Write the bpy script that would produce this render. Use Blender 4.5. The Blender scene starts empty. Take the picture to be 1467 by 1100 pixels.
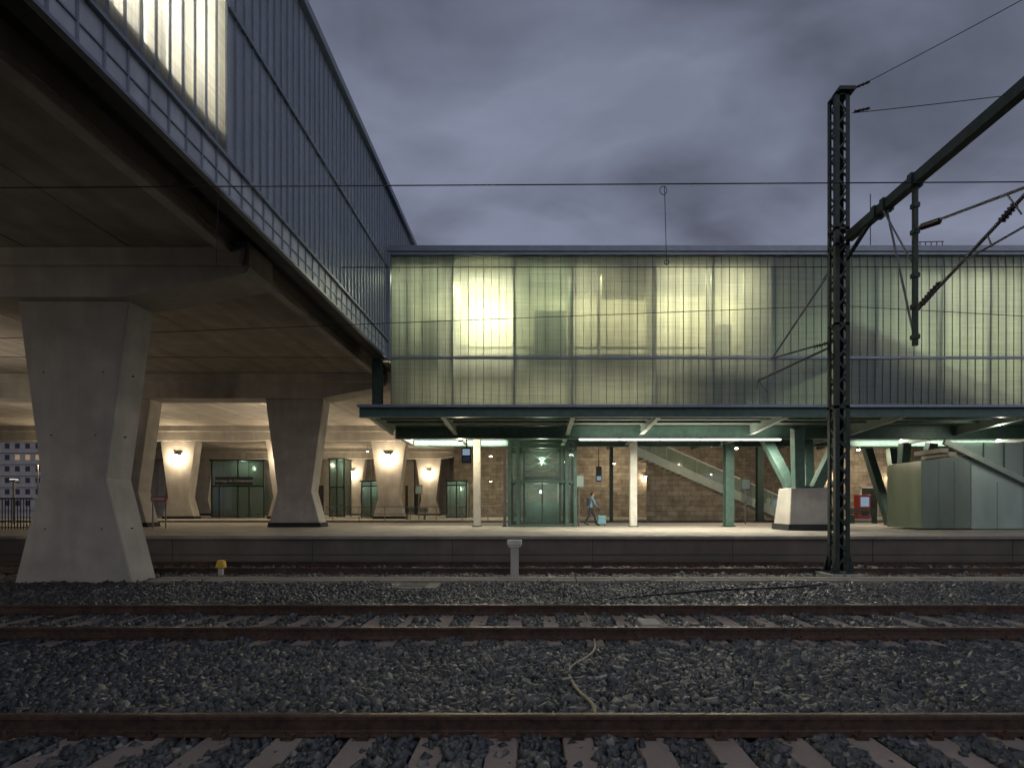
import bpy, math, random
import numpy as np
from mathutils import Vector, Matrix
random.seed(7); rng=np.random.default_rng(5)
F=745.0; H=1.78
def X(px,d): return (px-765.0)*d/F
def Z(py,d): return H-(py-725.0)*d/F
R=math.radians
scn=bpy.context.scene
# ---------------------------------------------------------------- materials
def newmat(name):
    m=bpy.data.materials.new(name); m.use_nodes=True
    nt=m.node_tree; nt.nodes.clear()
    out=nt.nodes.new('ShaderNodeOutputMaterial')
    return m,nt,out
def N(nt,t,**kw):
    n=nt.nodes.new(t)
    for k,v in kw.items(): setattr(n,k,v)
    return n
def math_(nt,op,a,b=None,c=None):
    n=N(nt,'ShaderNodeMath',operation=op)
    for i,v in enumerate([a,b,c]):
        if v is None: continue
        if isinstance(v,(int,float)): n.inputs[i].default_value=v
        else: nt.links.new(v,n.inputs[i])
    return n.outputs[0]
def mixc(nt,f,a,b,mode='MIX'):
    n=N(nt,'ShaderNodeMix',data_type='RGBA',blend_type=mode)
    for s,v in ((n.inputs[0],f),(n.inputs[6],a),(n.inputs[7],b)):
        if isinstance(v,(int,float)): s.default_value=v
        elif isinstance(v,(tuple,list)): s.default_value=(*v[:3],1)
        else: nt.links.new(v,s)
    return n.outputs[2]
def noise(nt,scale,detail=4,stretch=(1,1,1),rough=0.55):
    g=N(nt,'ShaderNodeNewGeometry'); mp=N(nt,'ShaderNodeMapping')
    mp.inputs['Scale'].default_value=stretch
    nt.links.new(g.outputs['Position'],mp.inputs[0])
    n=N(nt,'ShaderNodeTexNoise'); n.inputs['Scale'].default_value=scale
    n.inputs['Detail'].default_value=detail; n.inputs['Roughness'].default_value=rough
    nt.links.new(mp.outputs[0],n.inputs['Vector']); return n.outputs['Fac']
def ramp(nt,f,a,b):
    n=N(nt,'ShaderNodeMapRange'); n.inputs[1].default_value=a; n.inputs[2].default_value=b
    nt.links.new(f,n.inputs[0]); return n.outputs[0]
def mat(name,col,rough=0.6,metal=0.0,scale=6,amt=0.2,bump=0.1,stretch=(1,1,1),spec=0.4):
    m,nt,out=newmat(name)
    p=N(nt,'ShaderNodeBsdfPrincipled'); nt.links.new(p.outputs[0],out.inputs[0])
    f=ramp(nt,noise(nt,scale,6,stretch),.3,.7)
    f2=ramp(nt,noise(nt,scale*0.17,3,stretch),.3,.7)
    c=mixc(nt,f,[x*(1-amt) for x in col],[min(1,x*(1+amt)) for x in col])
    c=mixc(nt,f2,c,mixc(nt,1.0,c,[1-amt*1.1]*3,'MULTIPLY'))
    nt.links.new(c,p.inputs['Base Color'])
    p.inputs['Roughness'].default_value=rough; p.inputs['Metallic'].default_value=metal
    p.inputs['Specular IOR Level'].default_value=spec
    if bump>0:
        b=N(nt,'ShaderNodeBump'); b.inputs['Strength'].default_value=bump; b.inputs['Distance'].default_value=0.02
        nt.links.new(noise(nt,scale*4,6,stretch),b.inputs['Height']); nt.links.new(b.outputs[0],p.inputs['Normal'])
    return m
def emis(name,col,s):
    m,nt,out=newmat(name); e=N(nt,'ShaderNodeEmission'); e.inputs[0].default_value=(*col,1); e.inputs[1].default_value=s
    nt.links.new(e.outputs[0],out.inputs[0]); return m
def concrete(name,col,boards=0.0):
    m,nt,out=newmat(name)
    p=N(nt,'ShaderNodeBsdfPrincipled'); nt.links.new(p.outputs[0],out.inputs[0])
    f=ramp(nt,noise(nt,1.1,8),.3,.7); st=ramp(nt,noise(nt,2.2,6,(1,1,.12)),.35,.7)
    fine=ramp(nt,noise(nt,35,3),.25,.75)
    c=mixc(nt,f,[x*.74 for x in col],[x*1.14 for x in col])
    c=mixc(nt,math_(nt,'MULTIPLY',st,.45),c,[x*.55 for x in col])
    c=mixc(nt,math_(nt,'MULTIPLY',fine,.25),c,[x*.7 for x in col])
    if boards>0:
        g=N(nt,'ShaderNodeNewGeometry'); s=N(nt,'ShaderNodeSeparateXYZ'); nt.links.new(g.outputs['Position'],s.inputs[0])
        for sc,lo,am in ((boards,.78,.3),(boards/8,.86,.2)):
            cell=math_(nt,'FLOOR',math_(nt,'DIVIDE',s.outputs[0],sc))
            w=N(nt,'ShaderNodeTexWhiteNoise',noise_dimensions='1D'); nt.links.new(cell,w.inputs['W'])
            k=math_(nt,'MULTIPLY_ADD',w.outputs['Value'],am,lo)
            cc=N(nt,'ShaderNodeCombineColor')
            for i in range(3): nt.links.new(k,cc.inputs[i])
            c=mixc(nt,1.0,c,cc.outputs[0],'MULTIPLY')
        lg=ramp(nt,noise(nt,.9,6,(2.5,.18,1)),.35,.7); c=mixc(nt,math_(nt,'MULTIPLY',lg,.4),c,[x*.5 for x in col])
    nt.links.new(c,p.inputs['Base Color']); p.inputs['Roughness'].default_value=.85
    p.inputs['Specular IOR Level'].default_value=.25
    b=N(nt,'ShaderNodeBump'); b.inputs['Strength'].default_value=.35; b.inputs['Distance'].default_value=.02
    nt.links.new(noise(nt,9,9),b.inputs['Height']); nt.links.new(b.outputs[0],p.inputs['Normal'])
    return m
def skin_glass(name,axis,tcol,lcol,dcol,transp=.5,diff=.2,gloss=.1,cellw=.31,fres=.5):
    m,nt,out=newmat(name)
    g=N(nt,'ShaderNodeNewGeometry'); s=N(nt,'ShaderNodeSeparateXYZ'); nt.links.new(g.outputs['Position'],s.inputs[0])
    cell=math_(nt,'FLOOR',math_(nt,'DIVIDE',s.outputs[axis],cellw))
    w=N(nt,'ShaderNodeTexWhiteNoise',noise_dimensions='1D'); nt.links.new(cell,w.inputs['W'])
    k=math_(nt,'MULTIPLY_ADD',w.outputs['Value'],.20,.80)
    st=(6,6,.35)
    k=math_(nt,'MULTIPLY',k,math_(nt,'MULTIPLY_ADD',noise(nt,1.2,5,st),.5,.77))
    k=math_(nt,'MULTIPLY',k,math_(nt,'MULTIPLY_ADD',noise(nt,1.0,4,(.6,.6,14)),.6,.72))
    # fine fluting inside every channel
    fl=math_(nt,'SINE',math_(nt,'MULTIPLY',s.outputs[axis],2*math.pi/(cellw/4)))
    k=math_(nt,'MULTIPLY',k,math_(nt,'MULTIPLY_ADD',fl,.05,.97))
    cc=N(nt,'ShaderNodeCombineColor')
    for i in range(3): nt.links.new(k,cc.inputs[i])
    def tint(c): return mixc(nt,1.0,c,cc.outputs[0],'MULTIPLY')
    T=N(nt,'ShaderNodeBsdfTransparent'); nt.links.new(tint(tcol),T.inputs[0])
    L=N(nt,'ShaderNodeBsdfTranslucent'); nt.links.new(tint(lcol),L.inputs[0])
    D=N(nt,'ShaderNodeBsdfDiffuse'); nt.links.new(tint(dcol),D.inputs[0])
    G=N(nt,'ShaderNodeBsdfGlossy'); G.inputs['Roughness'].default_value=.32; G.inputs[0].default_value=(.8,.85,.9,1)
    b=N(nt,'ShaderNodeBump'); b.inputs['Strength'].default_value=.4; b.inputs['Distance'].default_value=.03
    nt.links.new(noise(nt,1.5,5,(8,8,.5)),b.inputs['Height']); nt.links.new(b.outputs[0],G.inputs['Normal'])
    def mx(f,a,bb):
        n=N(nt,'ShaderNodeMixShader')
        if isinstance(f,float): n.inputs[0].default_value=f
        else: nt.links.new(f,n.inputs[0])
        nt.links.new(a,n.inputs[1]); nt.links.new(bb,n.inputs[2]); return n.outputs[0]
    a=mx(transp,L.outputs[0],T.outputs[0]); a=mx(diff,a,D.outputs[0])
    fr=N(nt,'ShaderNodeLayerWeight'); fr.inputs[0].default_value=.25
    a=mx(math_(nt,'MULTIPLY_ADD',fr.outputs['Fresnel'],fres,gloss),a,G.outputs[0])
    nt.links.new(a,out.inputs[0]); return m
def clear_glass(name,col,diff=.12):
    m,nt,out=newmat(name)
    T=N(nt,'ShaderNodeBsdfTransparent'); T.inputs[0].default_value=(*col,1)
    G=N(nt,'ShaderNodeBsdfGlossy'); G.inputs['Roughness'].default_value=.06
    D=N(nt,'ShaderNodeBsdfDiffuse'); D.inputs[0].default_value=(*[c*.8 for c in col],1)
    a=N(nt,'ShaderNodeMixShader'); a.inputs[0].default_value=diff; nt.links.new(T.outputs[0],a.inputs[1]); nt.links.new(D.outputs[0],a.inputs[2])
    b=N(nt,'ShaderNodeMixShader'); fr=N(nt,'ShaderNodeFresnel'); nt.links.new(fr.outputs[0],b.inputs[0])
    nt.links.new(a.outputs[0],b.inputs[1]); nt.links.new(G.outputs[0],b.inputs[2]); nt.links.new(b.outputs[0],out.inputs[0]); return m
def stone_wall_mat(name):
    m,nt,out=newmat(name)
    p=N(nt,'ShaderNodeBsdfPrincipled'); nt.links.new(p.outputs[0],out.inputs[0])
    g=N(nt,'ShaderNodeNewGeometry'); s=N(nt,'ShaderNodeSeparateXYZ'); nt.links.new(g.outputs['Position'],s.inputs[0])
    cb=N(nt,'ShaderNodeCombineXYZ'); nt.links.new(math_(nt,'ADD',s.outputs[0],s.outputs[1]),cb.inputs[0]); nt.links.new(s.outputs[2],cb.inputs[1])
    br=N(nt,'ShaderNodeTexBrick'); nt.links.new(cb.outputs[0],br.inputs['Vector'])
    br.inputs['Scale'].default_value=1.0; br.inputs['Brick Width'].default_value=.8; br.inputs['Row Height'].default_value=.36
    br.inputs['Mortar Size'].default_value=.014; br.inputs['Color1'].default_value=(.31,.27,.215,1); br.inputs['Color2'].default_value=(.21,.18,.145,1)
    br.inputs['Mortar'].default_value=(.12,.10,.085,1)
    c=mixc(nt,ramp(nt,noise(nt,1.6,7),.35,.65),br.outputs['Color'],mixc(nt,1.0,br.outputs['Color'],(.6,.57,.55),'MULTIPLY'))
    nt.links.new(c,p.inputs['Base Color']); p.inputs['Roughness'].default_value=.9
    b=N(nt,'ShaderNodeBump'); b.inputs['Strength'].default_value=.6; b.inputs['Distance'].default_value=.04
    nt.links.new(math_(nt,'SUBTRACT',noise(nt,8,6),br.outputs['Fac']),b.inputs['Height']); nt.links.new(b.outputs[0],p.inputs['Normal'])
    return m
M_pier=concrete('pier_concrete',(.40,.37,.33))
M_deck=concrete('deck_concrete',(.37,.335,.29),boards=2.6)
M_conc=concrete('light_concrete',(.42,.40,.36))
M_plat=concrete('platform_paving',(.36,.33,.28))
M_coping=concrete('coping_concrete',(.30,.27,.23))
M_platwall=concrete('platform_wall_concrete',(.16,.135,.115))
M_back=concrete('back_wall_plaster',(.40,.34,.26))
M_stone=stone_wall_mat('granite_blocks')
M_green=mat('green_painted_steel',(.08,.14,.118),.45,.1,5,.2,.05)
M_dkgreen=mat('dark_green_steel',(.03,.055,.046),.5,.2,6,.25,.08)
M_mast=mat('mast_green_paint',(.016,.03,.023),.55,.1,9,.35,.15)
M_bluegrey=mat('blue_grey_aluminium',(.22,.25,.30),.4,.4,3,.12,.02)
M_fascia=mat('zinc_fascia',(.42,.45,.52),.45,.2,2.5,.18,.05,(1,1,.4))
M_dark=mat('dark_void',(.02,.02,.022),.8,0,4,.2,0)
M_recess=mat('recess_near_black',(.045,.045,.047),.8,0,4,.3,0)  # near-black base colour for the edge recess and girder
M_joint=mat('panel_joint',(.05,.045,.04),.8,0,4,.3,0)
M_rib=mat('glass_rib',(.19,.22,.19),.35,0,3,.2,0)
M_ribL=mat('glass_rib_blue',(.20,.23,.28),.35,.1,3,.2,0)
M_white=mat('white_painted_steel',(.55,.54,.48),.5,0,4,.12,.02)
M_pale=mat('pale_green_metal',(.32,.37,.33),.5,.1,3,.12,.02)
M_sheet=mat('canopy_sheet',(.18,.21,.19),.5,.1,3,.2,.02)
M_olive=mat('olive_green_glass_panel',(.15,.20,.145),.22,.0,.7,.25,.01,(1,1,.4),.6)
M_mint=mat('mint_glass_panel',(.33,.42,.36),.22,0,.7,.2,.01,(1,1,.4),.6)
M_rail=mat('rusty_rail',(.085,.05,.034),.6,.2,14,.4,.3)
M_railtop=mat('worn_rail_head',(.12,.085,.065),.4,.6,20,.3,.1,(.1,1,1))
M_sleeper=concrete('sleeper_concrete',(.225,.187,.175))
M_cable=mat('cable_sheath',(.26,.235,.155),.6,0,8,.2,.05)
M_black=mat('black_rubber',(.015,.015,.015),.6,0,8,.2,.05)
M_wire=mat('catenary_wire',(.02,.02,.022),.6,.3,8,.2,0)
M_insul=mat('brown_insulator',(.035,.02,.016),.25,0,8,.2,0)
M_galv=mat('galvanised_tube',(.18,.18,.18),.45,.6,9,.2,.03)
M_wallint=mat('interior_lining',(.68,.66,.55),.8,0,1.3,.1,.02)
M_wallintB=mat('interior_lining_green',(.42,.46,.38),.8,0,1.3,.15,.02)
M_red=mat('red_paint',(.45,.05,.04),.5,0,5,.1,0)
M_yellow=mat('yellow_paint',(.6,.38,.04),.5,0,5,.2,0)
M_facade=mat('city_facade',(.42,.38,.36),.8,0,1,.15,0)
M_window=mat('dark_window',(.03,.035,.045),.15,0,1,.2,0)
M_frontglass=skin_glass('channel_glass_front',0,(.65,.67,.52),(.65,.675,.54),(.30,.34,.30),.45,.16,.04)
M_sideglass=skin_glass('channel_glass_side',1,(.30,.32,.34),(.3,.33,.36),(.33,.375,.455),.25,.75,.12,.31,.62)
M_litglass=skin_glass('channel_glass_lit',1,(.92,.91,.85),(.92,.91,.85),(.4,.42,.42),.4,.08,.03,.31,.15)
M_clear=clear_glass('shaft_glass',(.86,.94,.89),.05)
M_clearb=clear_glass('shelter_glass',(.66,.76,.70),.18)
M_greenglass=clear_glass('green_tinted_glass',(.55,.68,.60),.45)
E_warm=emis('warm_lamp_lens',(1,.82,.55),60)
E_led=emis('led_tube_lens',(1,.96,.84),10)
E_win=emis('lit_window',(1,.72,.42),.28)
E_lift=emis('lift_lamp',(1,.95,.8),5)
E_disp=emis('display_panel',(.4,.55,.7),.5)
# ---------------------------------------------------------------- mesh builder
def group(name,loc=(0,0,0)):
    e=bpy.data.objects.new(name,None); scn.collection.objects.link(e); e.empty_display_size=.2; return e
class MB:
    def __init__(s): s.v=[]; s.f=[]
    def add(s,vs,fs):
        o=len(s.v); s.v+=[tuple(v) for v in vs]; s.f+=[tuple(i+o for i in f) for f in fs]; return s
    def box(s,x0,x1,y0,y1,z0,z1):
        if x0>x1:x0,x1=x1,x0
        if y0>y1:y0,y1=y1,y0
        if z0>z1:z0,z1=z1,z0
        return s.add([(x0,y0,z0),(x1,y0,z0),(x1,y1,z0),(x0,y1,z0),(x0,y0,z1),(x1,y0,z1),(x1,y1,z1),(x0,y1,z1)],
          [(0,3,2,1),(4,5,6,7),(0,1,5,4),(1,2,6,5),(2,3,7,6),(3,0,4,7)])
    def prismY(s,poly,y0,y1):
        n=len(poly); vs=[(x,y0,z) for x,z in poly]+[(x,y1,z) for x,z in poly]
        return s.add(vs,[tuple(range(n)),tuple(range(2*n-1,n-1,-1))]+[(i,i+n,(i+1)%n+n,(i+1)%n) for i in range(n)])
    def prismX(s,poly,x0,x1):
        n=len(poly); vs=[(x0,y,z) for y,z in poly]+[(x1,y,z) for y,z in poly]
        return s.add(vs,[tuple(range(n)),tuple(range(2*n-1,n-1,-1))]+[(i,i+n,(i+1)%n+n,(i+1)%n) for i in range(n)])
    def tube(s,p,q,r,n=8,r2=None):
        p=Vector(p);q=Vector(q);d=(q-p).normalized(); u=d.orthogonal().normalized(); w=d.cross(u); r2=r if r2 is None else r2
        vs=[p+(u*math.cos(a)+w*math.sin(a))*r for a in [2*math.pi*i/n for i in range(n)]]+[q+(u*math.cos(a)+w*math.sin(a))*r2 for a in [2*math.pi*i/n for i in range(n)]]
        return s.add(vs,[tuple(range(n-1,-1,-1)),tuple(range(n,2*n))]+[(i,(i+1)%n,(i+1)%n+n,i+n) for i in range(n)])
    def beam(s,p,q,w,h,up=(0,0,1)):
        p=Vector(p);q=Vector(q);d=(q-p).normalized(); u=Vector(up)
        if abs(d.dot(u))>.98: u=Vector((0,1,0))
        a=d.cross(u).normalized()*(w/2); b=a.cross(d).normalized()*(h/2)
        vs=[p-a-b,p+a-b,p+a+b,p-a+b,q-a-b,q+a-b,q+a+b,q-a+b]
        return s.add(vs,[(0,1,2,3),(7,6,5,4),(0,4,5,1),(1,5,6,2),(2,6,7,3),(3,7,4,0)])
    def ibeam(s,p,q,w,h,t=.03):
        p=Vector(p);q=Vector(q); up=Vector((0,0,1))
        s.beam(p,q,t,h-2*t); s.beam(p+up*(h/2-t/2),q+up*(h/2-t/2),w,t); s.beam(p-up*(h/2-t/2),q-up*(h/2-t/2),w,t); return s
    def path(s,pts,r,n=6):
        for a,b in zip(pts[:-1],pts[1:]): s.tube(a,b,r,n)
        return s
    def build(s,name,m,parent=None,bevel=0,smooth=False):
        me=bpy.data.meshes.new(name); me.from_pydata(s.v,[],s.f); me.update()
        o=bpy.data.objects.new(name,me); scn.collection.objects.link(o)
        if m: me.materials.append(m)
        if parent: o.parent=parent
        import bmesh
        bm=bmesh.new(); bm.from_mesh(me); bmesh.ops.recalc_face_normals(bm,faces=bm.faces); bm.to_mesh(me); bm.free()
        if bevel>0:
            b=o.modifiers.new('bevel','BEVEL'); b.width=bevel; b.segments=2; b.limit_method='ANGLE'
        if smooth:
            for p in me.polygons: p.use_smooth=True
        return o
def light(kind,name,loc,e,col,parent=None,size=.1,sy=None,rot=(0,0,0),spot=None):
    l=bpy.data.lights.new(name,kind); l.energy=e; l.color=col
    if kind=='AREA':
        l.size=size
        if sy: l.shape='RECTANGLE'; l.size_y=sy
    elif kind=='SUN': l.angle=size
    else: l.shadow_soft_size=size
    if spot: l.spot_size=spot; l.spot_blend=.6
    o=bpy.data.objects.new(name,l); scn.collection.objects.link(o); o.location=loc; o.rotation_euler=rot
    if parent: o.parent=parent
    return o
# ---------------------------------------------------------------- ground, ballast, tracks
MB().add([(-700,-300,-.45),(700,-300,-.45),(700,1200,-.45),(-700,1200,-.45)],[(0,1,2,3)]).build('ground',mat('dark_soil',(.05,.045,.04),.95,0,2,.3,.2))
MB().add([(-60,-6,-.215),(60,-6,-.215),(60,17.8,-.215),(-60,17.8,-.215)],[(0,1,2,3)]).build('ballast_bed',mat('ballast_fines',(.03,.031,.035),.95,0,22,.5,.8))
TR=[(2.72,4.46),(7.66,9.40),(15.0,16.74)]
def in_sleeper(x,y):
    r=np.zeros(x.shape,bool)
    for i,(a,b) in enumerate(TR):
        ph=(x+.25+ (0.07*i))%.6; ph=np.minimum(ph,.6-ph)
        r|=(ph<.15)&(y>a-.42)&(y<b+.42)&(rng.random(x.shape)>.05)
        for q in (a,b): r|=(abs(y-q)<.085)
    return r
def stones(name,y0,y1,dens,smin,smax,m,zb=-.2,zj=.025,extra=1.5,xr=None):
    wl=lambda y:1.03*y+extra
    W=wl(y1); n=int(dens*2*W*(y1-y0)); x=rng.uniform(-W,W,n); y=rng.uniform(y0,y1,n)
    k=(np.abs(x)<1.03*y+extra)&~in_sleeper(x,y)
    k&=~((x>-13.3)&(x<-10.2)&(y>13.25)&(y<14.2))&~((y>13.28)&(y<13.95)&(x>-10))
    x=x[k];y=y[k];n=len(x)
    base=np.array([(-1,-1,-1),(1,-1,-1),(1,1,-1),(-1,1,-1),(-1,-1,1),(1,-1,1),(1,1,1),(-1,1,1)],float)
    V=np.repeat(base[None],n,0)+rng.uniform(-.42,.42,(n,8,3))
    V[:,4:,:2]*=rng.uniform(.45,.9,(n,1,2))
    big=np.where(rng.random(n)<.12,1.4,1.0)[:,None,None]
    s=rng.uniform(smin,smax,(n,1,1))*big*np.stack([rng.uniform(.8,1.6,n),rng.uniform(.6,1.1,n),rng.uniform(.5,.9,n)],-1)[:,None,:]
    V*=s
    q=rng.normal(size=(n,4)); q[:,1:3]*=.6; q/=np.linalg.norm(q,axis=1)[:,None]
    w_,a,b,c=q.T
    Rm=np.stack([1-2*(b*b+c*c),2*(a*b-c*w_),2*(a*c+b*w_),2*(a*b+c*w_),1-2*(a*a+c*c),2*(b*c-a*w_),2*(a*c-b*w_),2*(b*c+a*w_),1-2*(a*a+b*b)],-1).reshape(n,3,3)
    V=np.einsum('nij,nkj->nki',Rm,V)
    und=.014*np.sin(x*1.7+y*2.1)+.012*np.sin(x*4.1-y*3.3)
    V+=np.stack([x,y,zb+und+rng.uniform(-zj,zj,n)],-1)[:,None,:]
    Fb=np.array([(0,3,2,1),(4,5,6,7),(0,1,5,4),(1,2,6,5),(2,3,7,6),(3,0,4,7)])
    Fa=(Fb[None]+8*np.arange(n)[:,None,None]).reshape(-1)
    me=bpy.data.meshes.new(name); me.vertices.add(8*n); me.vertices.foreach_set('co',V.reshape(-1))
    me.loops.add(len(Fa)); me.loops.foreach_set('vertex_index',Fa)
    me.polygons.add(6*n); me.polygons.foreach_set('loop_start',np.arange(0,24*n,4))
    at=me.attributes.new('rnd','FLOAT','POINT'); at.data.foreach_set('value',np.repeat(rng.random(n),8))
    me.update(calc_edges=True); me.validate(); me.materials.append(m)
    o=bpy.data.objects.new(name,me); scn.collection.objects.link(o); return o
def stonemat(name,cols,rough=.6):
    m,nt,out=newmat(name); p=N(nt,'ShaderNodeBsdfPrincipled'); nt.links.new(p.outputs[0],out.inputs[0])
    a=N(nt,'ShaderNodeAttribute',attribute_name='rnd'); cr=N(nt,'ShaderNodeValToRGB'); nt.links.new(a.outputs['Fac'],cr.inputs[0])
    el=cr.color_ramp.elements
    el[0].position=0; el[0].color=(*cols[0],1); el[1].position=1; el[1].color=(*cols[-1],1)
    for i,c in enumerate(cols[1:-1]):
        e=el.new([.4,.8,.95][i]); e.color=(*c,1)
    c=mixc(nt,ramp(nt,noise(nt,30,4),.3,.7),cr.outputs[0],mixc(nt,1.0,cr.outputs[0],(.55,.55,.55),'MULTIPLY'))
    big=ramp(nt,noise(nt,.8,4),.35,.65); c=mixc(nt,big,c,mixc(nt,1.0,c,(.68,.68,.70),'MULTIPLY'))
    nt.links.new(c,p.inputs['Base Color']); p.inputs['Roughness'].default_value=rough; p.inputs['Specular IOR Level'].default_value=.5
    return m
M_st=stonemat('ballast_stone',[(.030,.034,.040),(.055,.062,.075),(.086,.093,.107),(.14,.135,.13),(.30,.28,.26)],.5)
M_st2=stonemat('gravel_stone',[(.09,.08,.075),(.14,.13,.12),(.19,.18,.165),(.25,.23,.21),(.36,.34,.31)])
stones('ballast',2.9,7.3,950,.02,.042,M_st)
stones('ballast',7.3,11.0,560,.022,.046,M_st)
stones('ballast',11.0,13.3,420,.02,.042,M_st)
stones('gravel',13.3,17.6,230,.022,.05,M_st2,zb=-.19)
def rail_profile(yc):
    pts=[(-.075,-.172),(.075,-.172),(.075,-.16),(.02,-.145),(.009,-.13),(.009,-.045),(.036,-.035),(.036,-.006),(.028,0),(-.028,0),(-.036,-.006),(-.036,-.035),(-.009,-.045),(-.009,-.13),(-.02,-.145),(-.075,-.16)]
    return [(yc+a,b) for a,b in pts]
for i,(a,b) in enumerate(TR):
    g=group('railway_track')
    r=MB(); 
    for q in (a,b): r.prismX(rail_profile(q),-45,45)
    r.build('rails',M_rail,g)
    t=MB()
    for q in (a,b): t.box(-45,45,q-.022,q+.022,.0005,.004)
    t.build('rail_head_wear',M_railtop,g)
    s=MB(); c=MB()
    n0=int(45/.6)
    for k in range(-n0,n0):
        x=-.25-.07*i+k*.6+random.uniform(-.02,.02); h=-.168+random.uniform(-.008,.004)
        e0=a-.43; e1=b+.43; w0=.155;w1=.125; sk=random.uniform(-.012,.012)
        s.add([(x-w0,e0,-.36),(x+w0,e0,-.36),(x+w0+sk,e1,-.36),(x-w0+sk,e1,-.36),(x-w1,e0+.03,h),(x+w1,e0+.03,h),(x+w1+sk,e1-.03,h),(x-w1+sk,e1-.03,h)],
              [(0,3,2,1),(4,5,6,7),(0,1,5,4),(1,2,6,5),(2,3,7,6),(3,0,4,7)])
        for q in (a,b):
            for sg in (-1,1):
                c.box(x-.05,x+.05,q+sg*.06,q+sg*.13,h-.01,h+.035); c.tube((x,q+sg*.1,h),(x,q+sg*.1,h+.075),.018,6)
    s.build('sleepers',M_sleeper,g,bevel=.012); c.build('rail_clips',M_rail,g)
g=group('cable_trough'); t=MB(); x=-9.9
while x<45:
    t.box(x,x+.98,13.32,13.56,-.3,-.115+random.uniform(-.006,.006)); t.box(x,x+.98,13.58,13.9,-.3,-.10+random.uniform(-.006,.006)); x+=1.0
t.build('trough_covers',M_coping,g,bevel=.01)
g=group('manhole_cover'); t=MB(); xc=X(592,12.6); t.box(xc-.6,xc+.6,12.2,13.0,-.3,-.13); t.build('concrete_slab',M_coping,g,bevel=.02)
t=MB(); t.box(xc-.35,xc+.35,12.35,12.85,-.13,-.115); t.build('lid',M_platwall,g,bevel=.005)
g=group('rail_joint_box'); t=MB(); xc=X(930,8.55); t.box(xc-.17,xc+.15,8.3,8.75,-.2,-.10); t.build('concrete_block',M_conc,g,bevel=.02)
def curve(name,pts,r,m):
    cu=bpy.data.curves.new(name,'CURVE'); cu.dimensions='3D'; cu.bevel_depth=r; cu.bevel_resolution=3
    sp=cu.splines.new('NURBS'); sp.points.add(len(pts)-1); sp.use_endpoint_u=True; sp.order_u=4
    for p,q in zip(sp.points,pts): p.co=(*q,1)
    cu.materials.append(m); o=bpy.data.objects.new(name,cu); scn.collection.objects.link(o); return o
def gp(px,py,z=-.13):
    d=(H-z)*F/(py-725); return (X(px,d),d,z)
curve('ground_cable',[gp(838,878,-.1),gp(844,890,-.19),gp(852,908,-.19),gp(851,918),gp(855,930),gp(838,944),gp(810,956),gp(820,978),gp(832,994),gp(852,1008),gp(853,1022,-.16),(X(856,4.56),4.56,-.20)],.017,M_cable)
curve('black_cable',[gp(850,862,-.17),gp(885,856),gp(960,850),gp(1050,842),gp(1120,843),gp(1185,836)],.022,M_black)
# ---------------------------------------------------------------- platforms
def platform(y0,y1,wall=True):
    g=group('station_platform')
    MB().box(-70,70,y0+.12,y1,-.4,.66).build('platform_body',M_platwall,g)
    MB().box(-70,70,y0+.62,y1+.001,.66,.755).build('paving',M_plat,g)
    t=MB(); x=-70
    while x<70: t.box(x,x+1.196,y0,y0+.6,.66,.762); x+=1.2
    t.build('edge_coping',M_coping,g,bevel=.012)
    t=MB(); t.box(-70,70,y0+.8,y0+1.0,.755,.76); t.build('tactile_strip',mat('tactile_paving',(.45,.42,.34),.8),g)
    MB().box(-70,70,y0+.10,y0+.121,.12,.135).build('wall_ledge',M_joint,g)
    t=MB(); x=-70
    while x<70: t.box(x,x+.018,y0+.112,y0+.121,-.4,.655); x+=4.8
    t.build('wall_joints',M_joint,g); return g
platform(17.7,33); platform(38,62)
MB().box(-70,70,33,38,-.5,-.2).build('far_track_bed',M_st,None)
# ---------------------------------------------------------------- elevated deck with piers
XD=-7.48; DZ=8.23
g=group('concrete_viaduct')
d=MB(); x=XD
while x>-46:
    d.box(x-2.57,x,-8,66,DZ,DZ+.5); x-=2.6
d.build('deck_slabs',M_deck,g,bevel=.015)
MB().box(-46,-6.0,-8,66,DZ+.52,DZ+.7).build('deck_topping',M_dark,g)
MB().box(XD+.02,-6.25,-8,66,DZ+.38,DZ+.5).build('edge_recess',M_recess,g)
m=MB()
for y in (13.0,25.3,41.8,57.8):
    m.prismY([(-46,DZ-.002),(-46,7.04),(-10.35,7.04),(-7.25,7.62),(-7.15,7.80),(-7.15,DZ+.2),(-7.5,DZ+.2),(-7.5,DZ-.002)],y+.06,y+1.25)
    m.prismY([(-46,DZ-.004),(-46,7.78),(-7.3,7.78),(-7.22,DZ-.004)],y-.10,y+.055)
m.build('pier_cap_beams',M_pier,g,bevel=.03)
MB().box(XD-.3,XD-.02,-8,66,DZ-.16,DZ-.004).build('edge_beam',M_pier,g,bevel=.02)
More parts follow.
